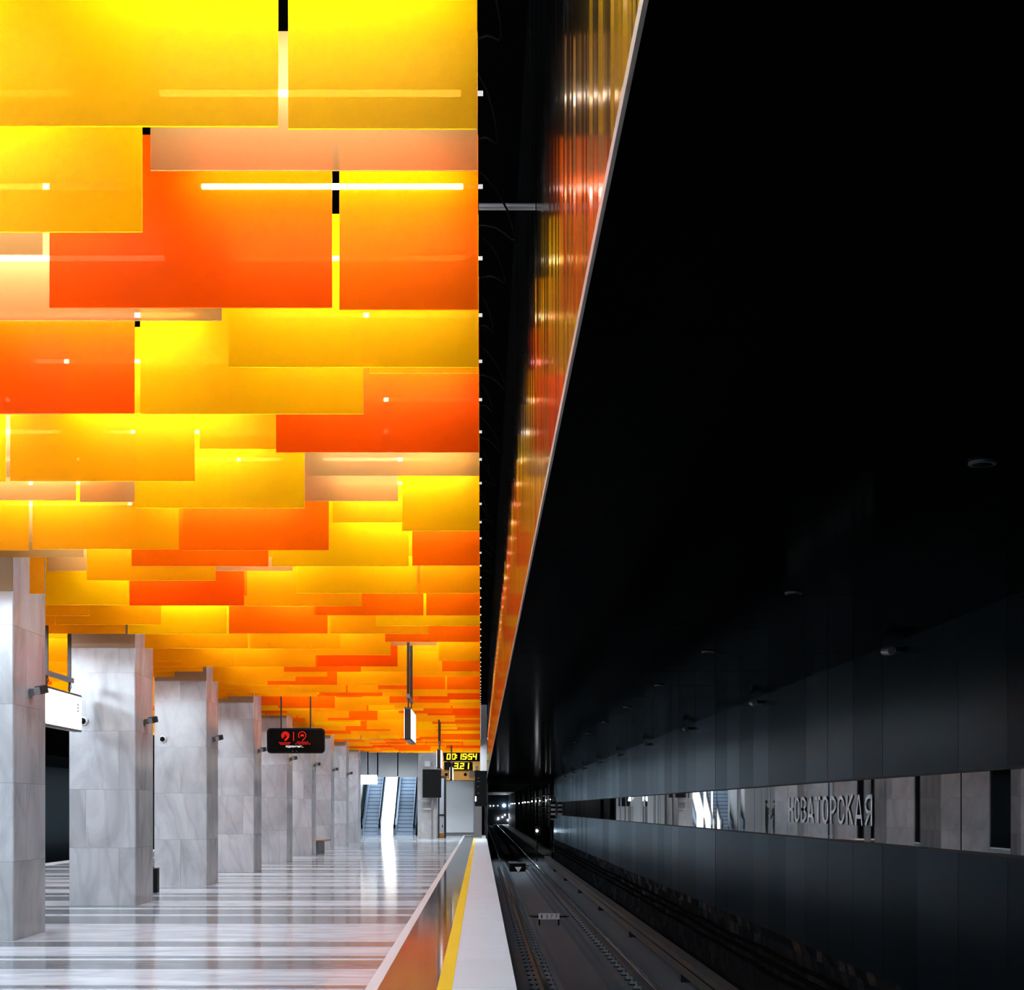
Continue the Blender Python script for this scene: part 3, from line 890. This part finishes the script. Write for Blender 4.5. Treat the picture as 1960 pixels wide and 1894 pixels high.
SEGM = {'0': 'abcdef', '1': 'bc', '2': 'abged', '3': 'abgcd', '4': 'fgbc', '5': 'afgcd', '6': 'afgedc', '7': 'abc', '8': 'abcdefg', '9': 'abcdfg'}
def digit(ch, x, z, w, h, parent, y=-.062, th=.052):
    b = MB(); sl = w * .12
    def bar(x0, z0, x1, z1):
        def sh(xx, zz): return x + xx + sl * (zz / h)
        if abs(z1 - z0) < 1e-6:
            vs = [(sh(x0, z0 - th / 2), y, z + z0 - th / 2), (sh(x1, z0 - th / 2), y, z + z0 - th / 2), (sh(x1, z0 + th / 2), y, z + z0 + th / 2), (sh(x0, z0 + th / 2), y, z + z0 + th / 2)]
        else:
            vs = [(sh(x0 - th / 2, z0), y, z + z0), (sh(x0 + th / 2, z0), y, z + z0), (sh(x0 + th / 2, z1), y, z + z1), (sh(x0 - th / 2, z1), y, z + z1)]
        b.add(vs, [(0, 1, 2, 3)])
    e = th / 2
    pos = {'a': (0, h - e, w, h - e), 'd': (0, e, w, e), 'g': (0, h / 2, w, h / 2), 'f': (e, h / 2, e, h), 'b': (w - e, h / 2, w - e, h), 'e': (e, 0, e, h / 2), 'c': (w - e, 0, w - e, h / 2)}
    for s in SEGM[ch]: bar(*pos[s])
    return b.build('digit', M['yled'], parent)
Yc = 80.0; K = Yc / F
t = empty('interval_clock', ((884 - 920) * K, Yc, 3.37), 0, 'black station clock with yellow digits in two rows under the baffles', 'clock')
ox = (884 - 920) * K
def cx(p): return (p / 9.97 + 800 - 920) * K - ox
def cz(q): return EYE + (1546 - (q / 9.97 + 1425)) * K - 3.37
MB().box(cx(490), cx(1180), -.06, .06, cz(315), cz(150)).build('housing', M['black'], t)
MB().box(cx(500), cx(1045), -.06, .06, cz(480), cz(330)).build('housing', M['black'], t)
MB().box(cx(560), cx(600), .0, .06, cz(330), cz(315)).box(cx(980), cx(1020), .0, .06, cz(330), cz(315)).build('bracket', M['darksteel'], t)
dh = cz(168) - cz(282); dw = cx(75) - cx(0)
for ch, p in zip('001554', (545, 640, 755, 845, 955, 1042)):
    digit(ch, cx(p), cz(282), dw, dh, t)
for p in (735, 935):
    MB().box(cx(p - 10), cx(p + 10), -.064, -.06, cz(252), cz(232)).box(cx(p - 6), cx(p + 14), -.064, -.06, cz(212), cz(192)).build('colon', M['yled'], t)
dh = cz(345) - cz(462)
for ch, p in zip('321', (690, 800, 895)):
    digit(ch, cx(p), cz(462), dw, dh, t)
MB().box(cx(775), cx(792), -.064, -.06, cz(462), cz(445)).build('point', M['yled'], t)
for xx in (-.5, .45): MB().tube((xx, 0, .8), (xx, 0, 2.93), .02, 8).build('hanger_rod', M['darksteel'], t)

# cabinet at the platform end and the grey slot wall
t = empty('equipment_cabinet', (-.12, 73.9, 0), 0, 'tall grey cabinet closing the platform end beside the track', 'cabinet')
MB().box(-.2, .17, -.4, .4, .06, 1.5).build('body', M['camgrey'], t)
MB().box(-.19, .16, -.41, .39, .003, .06).build('plinth', M['white'], t)
t = empty('signal_box', (.04, 73.9, 1.5), 0, 'black equipment box on top of the grey cabinet by the track', 'equipment')
MB().box(-.3, .24, -.35, .4, .003, 1.65).build('body', M['black'], t)
b = MB()
for q, w in ((.6, .1), (.9, .07), (1.15, .12), (1.3, .1)): b.box(-.2, -.2 + w, -.36, -.35, q, q + .02)
b.build('indicator', M['steel'], t)
MB().tube((-.27, -.36, .25), (-.27, -.36, .45), .02, 8).build('lamp', M['tunlamp'], t)
b = MB().box(-.02, .29, 75.0, 75.2, 3.15, 6.3)
structure(b.build('wall_slot_end', M['endwall']), 'pale grey wall closing the ceiling slot')

# ------------------------------------------------------------------ track
b = MB()
ZB = -1.28
T0, T1 = 12.0, 300
b.box(.1, 1.25, T0, T1, -1.6, ZB).box(2.15, XW + .1, T0, T1, -1.6, ZB).box(1.25, 2.15, T0, T1, -1.6, -1.5, 1).box(2.04, 2.15, T0, T1, -1.5, -1.4, 1)
b.box(2.62, 2.66, T0, 75, ZB, ZB + .02)
structure(b.build('floor_track', [M['concrete'], M['concrete_d']]), 'dark concrete track bed with a centre trough')
RX = (.94, 2.46)
for i, rx in enumerate(RX):
    t = empty('running_rail', (rx, T0, -1.26), 0, ['left running rail, next to the platform edge', 'right running rail, next to the dark wall'][i], 'rail', 'running rails')
    hd = [(-.036, .125), (-.036, .155), (-.03, .16), (.03, .16), (.036, .155), (.036, .125), (.01, .11), (.01, .03), (.07, .012), (.07, 0), (-.07, 0), (-.07, .012), (-.01, .03), (-.01, .11)]
    MB().prism(hd, 'y', 0, T1 - T0).build('rail_web', M['rust'], t)
    MB().prism([(-.034, .156), (-.03, .1615), (.03, .1615), (.034, .156)], 'y', 0, T1 - T0).build('rail_head', M['rail'], t)
proto = empty('rail_fastener', (RX[0], 20, ZB))
MB().box(-.2, .2, -.09, .09, .001, .02).build('base_plate', M['rust'], proto)
for sx in (-1, 1):
    MB().box(sx * .125 - .05, sx * .125 + .05, -.055, .055, .02, .05).tube((sx * .14, 0, .05), (sx * .14, 0, .085), .02, 6).build('clamp', M['clip'], proto)
first = True
for i, rx in enumerate(RX):
    for q in range(76):
        o = proto if first else copy_tree(proto)
        first = False
        o.location = (rx, 20.2 + q * .68, ZB)
        tag(o, ['dark steel fastener clamping the left running rail to the bed', 'dark steel fastener clamping the right running rail to the bed'][i], 'rail fastener',
            ['fasteners of the left rail', 'fasteners of the right rail'][i])
t = empty('contact_rail', (3.12, T0, ZB), 0, 'dark covered contact rail along the foot of the right wall', 'rail')
MB().box(-.1, .1, 0, 63, .34, .44).box(-.1, -.085, 0, 63, .2, .36).build('cover', M['black'], t)
MB().box(-.03, .04, 0, 63, .26, .33).build('conductor', M['rust'], t)
for q in range(7):
    MB().box(-.02, .14, 4 + q * 8.6, 4.25 + q * 8.6, 0.002, .35).build('support', M['rust'], t)
rs = random.Random(2)
for k, (zz, r) in enumerate(((-.26, .02), (-.37, .024), (-.5, .02))):
    pts = [(XW - .07 + rs.uniform(-.01, .01), 12 + 1.0 * q, zz + rs.uniform(-.02, .012)) for q in range(64)]
    o = MB().path(pts, r, 7).build('wall_cable', M['cable'])
    tag(o, ['upper black cable sagging along the foot of the track wall', 'middle black cable with a bright glint below the track wall', 'lower black cable along the foot of the track wall'][k], 'cable', 'cables along the track wall')
# signs between the rails
t = empty('track_marker', (1.7, 39.5, -1.5), 0, 'small white number plate 1377 standing between the rails', 'sign')
MB().box(-.26, .26, -.01, .01, .155, .3).build('plate', M['white'], t)
MB().box(-.5, .5, .012, .04, .2, .24).build('crossbar', M['black'], t)
MB().box(-.26, -.22, .012, .04, .001, .2).box(.22, .26, .012, .04, .001, .2).build('leg', M['black'], t)
for q, ch in enumerate('1377'):
    o = text_obj('numeral', ch, .035 if ch == '1' else .055, .095, (-.2 + q * .118, -.012, .178), (1, 0, 0), (0, 0, 1), M['signdark']); o.parent = t
t = empty('triangle_marker', (1.7, 71.8, -1.5), 0, 'white downward triangle marker between the rails far down the track', 'sign')
MB().prism([(0, .0), (.15, .26), (-.15, .26)], 'y', -.01, .01).build('plate', M['white'], t)
MB().box(-.02, .02, .011, .03, .0, .2).build('post', M['black'], t)
t = MB().box(1.32, 2.08, 73, 74.5, -1.5, -1.12).build('track_box', M['black']); tag(t, 'low black box between the rails behind the triangle marker', 'box')
t = MB().box(1.3, 1.7, 74.6, 75.2, -1.5, -1.1).build('sleeper_plate', M['concrete_l']); tag(t, 'pale flat plate between the rails behind the black box', 'plate')
for k, (x0, x1) in enumerate(((1.34, 1.66), (2.0, 2.13))):
    t = MB().box(x0, x1 + .1 if k == 0 else x1 + .25, 92, 113, -1.49, -1.24).build('track_slab', M['concrete_l'])
    tag(t, ['left pale concrete walkway slab between the far rails', 'right pale concrete walkway slab by the far right rail'][k], 'slab', 'walkway slabs in the tunnel')

# ------------------------------------------------------------------ tunnel beyond the platform
b = MB()
b.box(.2, .3, 84, 300, -1.6, 4.2).box(4.6, 4.8, 75.2, 300, -1.6, 4.4).box(.2, 4.8, 75.2, 300, 3.6, 3.8)
b.box(3.6, 4.7, 75.1, 75.3, -1.6, 3.7).box(-.1, 4.8, 262, 262.4, -1.6, 3.8)
b.box(3.5, 4.7, T0 + 63.2, 300, -1.6, ZB)
for i in range(22):
    Y = 80 + i * 6
    b.box(.3, .36, Y, Y + .3, -1.28, 3.55).box(.3, 4.6, Y, Y + .3, 3.5, 3.6).box(4.52, 4.6, Y, Y + .3, -1.2, 3.55)
structure(b.build('wall_tunnel', M['tunnel']), 'dark running tunnel beyond the platform end')
b = MB()
b.box(.3, XW, 75.0, 75.25, 2.55, CEIL_R + .3)
structure(b.build('trim_8', M['black']), 'black beam at the tunnel mouth')
rs = random.Random(9)
proto = empty('tunnel_lamp', (4.5, 90, 1.85))
MB().tube((0, 0, .0), (.1, 0, 0), .05, 8).build('base', M['steel'], proto)
MB().tube((-.03, 0, -.05), (-.03, 0, .05), .04, 10).build('bulb', M['tunlamp'], proto)
pts = []
PXS = [1055, 1051.6, 1046.4, 1041, 1034, 1026.4, 1018.8, 1011, 1005.5, 1000.8, 994, 985.6, 981.3, 978.4]
for q, px in enumerate(PXS):
    Y = 4.5 * F / (px - 920)
    if Y < 261: pts.append((4.5, Y, 1.95 + .0007 * (Y - 101)))
NL = len(pts)
pts += [(.12 + q, 261.9, 1.80) for q in (.25, .6, 1.0, 1.5, 2.05, 2.75)]
for i, (x, Y, z) in enumerate(pts):
    o = proto if i == 0 else copy_tree(proto)
    o.location = (x, Y, z + rs.uniform(-.03, .03))
    lab = f'small bright bulkhead lamp on the right tunnel wall, {ordn(i + 1)} from the mouth' if i < NL else f'tiny lamp on the far tunnel bend, {ordn(i - NL + 1)} from the left'
    tag(o, lab, 'lamp', 'lamps in the running tunnel')
t = MB().tube((3.87, 261.99, 1.85), (3.87, 261.7, 1.85), .26, 14).build('tunnel_beacon', M['bluelamp'])
tag(t, 'bright bluish lamp at the far bend of the tunnel', 'lamp')
for k, (x, z, h) in enumerate(((2.9, -.3, .3), (3.6, -.04, .16), (4.0, .3, .14), (4.46, -.56, .18))):
    t = MB().box(x - .06, x + .06, 261.9, 261.99, z - h / 2, z + h / 2).build('marker_light', M['endlamp'])
    tag(t, f'tiny white marker light low on the far tunnel bend, {ordn(k + 1)} from the left', 'lamp', 'marker lights at the tunnel bend')
for i in range(12):
    Y = 77.9 + i * 3.15
    t = MB().tube((4.44, Y, 1.3 + .4 * rs.random()), (4.44, Y, 3.3), .05, 8).build('conduit_pipe', M['steel'])
    tag(t, f'vertical grey conduit pipe on the right tunnel wall, {ordn(i + 1)} from the mouth', 'pipe', 'conduit pipes in the tunnel')
for i in range(14):
    Y = 79.3 + i * 4.2
    t = empty('cable_bracket', (4.52, Y, .2), 0, f'steel cable bracket on the right tunnel wall, {ordn(i + 1)} from the mouth', 'bracket', 'cable brackets in the tunnel')
    MB().box(-.1, 0, -.04, .04, 0, 2.6).build('upright', M['steel'], t)
    for q in range(5): MB().box(-.4, -.1, -.02, .02, .5 + q * .38, .53 + q * .38).build('arm', M['steel'], t)
for q in range(5):
    pts = [(4.25 + rs.uniform(-.05, .05), 75.6 + 2.1 * w, .755 + q * .38) for w in range(40)]
    o = MB().path(pts, .02, 6).build('tunnel_cable', M['cable'])
    tag(o, f'black cable on the tunnel brackets, {ordn(q + 1)} from below', 'cable', 'cables on the tunnel brackets')
# trackside boxes at the tunnel mouth
t = empty('relay_cabinet', (3.75, 77.5, ZB), 0, 'grey trackside cabinets stacked on a post at the tunnel mouth', 'cabinet')
MB().box(-.05, .05, 0, .1, 0.002, .6).box(-.3, -.22, 0, .08, .002, 1.9).build('post', M['black'], t)
MB().box(-.22, -.02, -.08, .12, .55, 1.1).box(.04, .2, -.08, .1, .6, 1.05).build('case', M['steel'], t)
MB().box(-.12, .25, -.1, .1, 1.25, 1.75).build('case', M['steel'], t)
MB().box(-.3, .3, -.1, .1, 1.13, 1.2).build('shelf', M['black'], t)
t = empty('signal_lantern', (2.85, 80.5, ZB), 0, 'small trackside signal lantern with one white light', 'signal')
MB().tube((0, 0, 0), (0, 0, 1.35), .03, 8).build('post', M['black'], t)
MB().box(-.1, .2, -.08, .15, 1.3, 1.8).build('case', M['black'], t)
MB().tube((0.0, -.08, 1.55), (0.0, -.12, 1.55), .06, 12).build('lens', M['tunlamp'], t)
t = empty('stop_marker', (3.3, 72.6, .9), 0, 'striped black and white marker board on the end of the dark wall', 'sign')
MB().box(-.1, .13, -.01, .02, .0, 1.02).build('board', M['black'], t)
for q in range(4): MB().box(-.09, .12, -.015, -.01, .0 + q * .2, .1 + q * .2 if q else .04).build('stripe', M['white'], t)
MB().box(-.05, .1, -.02, -.011, .82, .99).box(-.01, .06, -.025, -.02, .86, .95).build('number_box', M['steel'], t)
MB().box(.1, .16, -.01, .02, .3, .5).build('bracket', M['steel'], t)

# ------------------------------------------------------------------ waiting person (seen in the mirror band)
def skin_person(loc, rz):
    me = bpy.data.meshes.new('person')
    V = [(0, 0, .95, .15, .11), (0, 0, 1.12, .15, .1), (0, 0, 1.32, .17, .11), (0, -.01, 1.46, .09, .08), (0, -.02, 1.54, .06, .06), (0, -.04, 1.64, .09, .1), (0, -.04, 1.72, .08, .09),
         (.1, 0, .88, .1, .1), (.11, -.01, .5, .07, .075), (.12, .02, .1, .05, .055), (.13, -.12, .04, .045, .035),
         (-.1, 0, .88, .1, .1), (-.11, -.02, .5, .07, .075), (-.12, .0, .1, .05, .055), (-.13, -.14, .04, .045, .035),
         (.19, 0, 1.41, .07, .07), (.26, .03, 1.14, .055, .055), (.22, -.14, .94, .045, .045), (.2, -.2, .88, .04, .03),
         (-.19, 0, 1.41, .07, .07), (-.25, .0, 1.15, .055, .055), (-.15, -.22, 1.12, .045, .045), (-.08, -.27, 1.16, .04, .03)]
    Ed = [(0, 1), (1, 2), (2, 3), (3, 4), (4, 5), (5, 6), (0, 7), (7, 8), (8, 9), (9, 10), (0, 11), (11, 12), (12, 13), (13, 14), (2, 15), (15, 16), (16, 17), (17, 18), (2, 19), (19, 20), (20, 21), (21, 22)]
    me.from_pydata([v[:3] for v in V], Ed, [])
    o = bpy.data.objects.new('person', me); COL.objects.link(o)
    sk = o.modifiers.new('skin', 'SKIN'); sk.use_smooth_shade = True
    for i, v in enumerate(V):
        me.skin_vertices[0].data[i].radius = v[3:]
    me.skin_vertices[0].data[0].use_root = True
    o.modifiers.new('sub', 'SUBSURF').levels = 2
    dg = bpy.context.evaluated_depsgraph_get(); dg.update()
    m2 = bpy.data.meshes.new_from_object(o.evaluated_get(dg))
    bpy.data.objects.remove(o)
    m2.materials.clear(); m2.materials.append(M['cloth']); m2.materials.append(M['skin'])
    for p in m2.polygons:
        p.use_smooth = True
        if p.center.z > 1.59: p.material_index = 1
    lo = min(v.co.z for v in m2.vertices)
    for v in m2.vertices: v.co.z -= lo
    o = bpy.data.objects.new('person', m2); COL.objects.link(o)
    o.location = loc; o.rotation_euler = (0, 0, rz)
    bm = bmesh.new(); bmesh.ops.create_uvsphere(bm, u_segments=16, v_segments=10, radius=.115)
    hm = bpy.data.meshes.new('hair')
    bm.to_mesh(hm); bm.free(); hm.materials.append(M['cloth'])
    for p in hm.polygons: p.use_smooth = True
    hr = bpy.data.objects.new('hair', hm); COL.objects.link(hr); hr.parent = o; hr.location = (0, -.01, 1.74 - lo)
    hr.scale = (.95, 1, .95)
    return o
o = skin_person((-7.3, 80.0, 0.001), math.radians(60))
tag(o, 'person in black clothes standing at the platform end, seen in the mirror band', 'person')
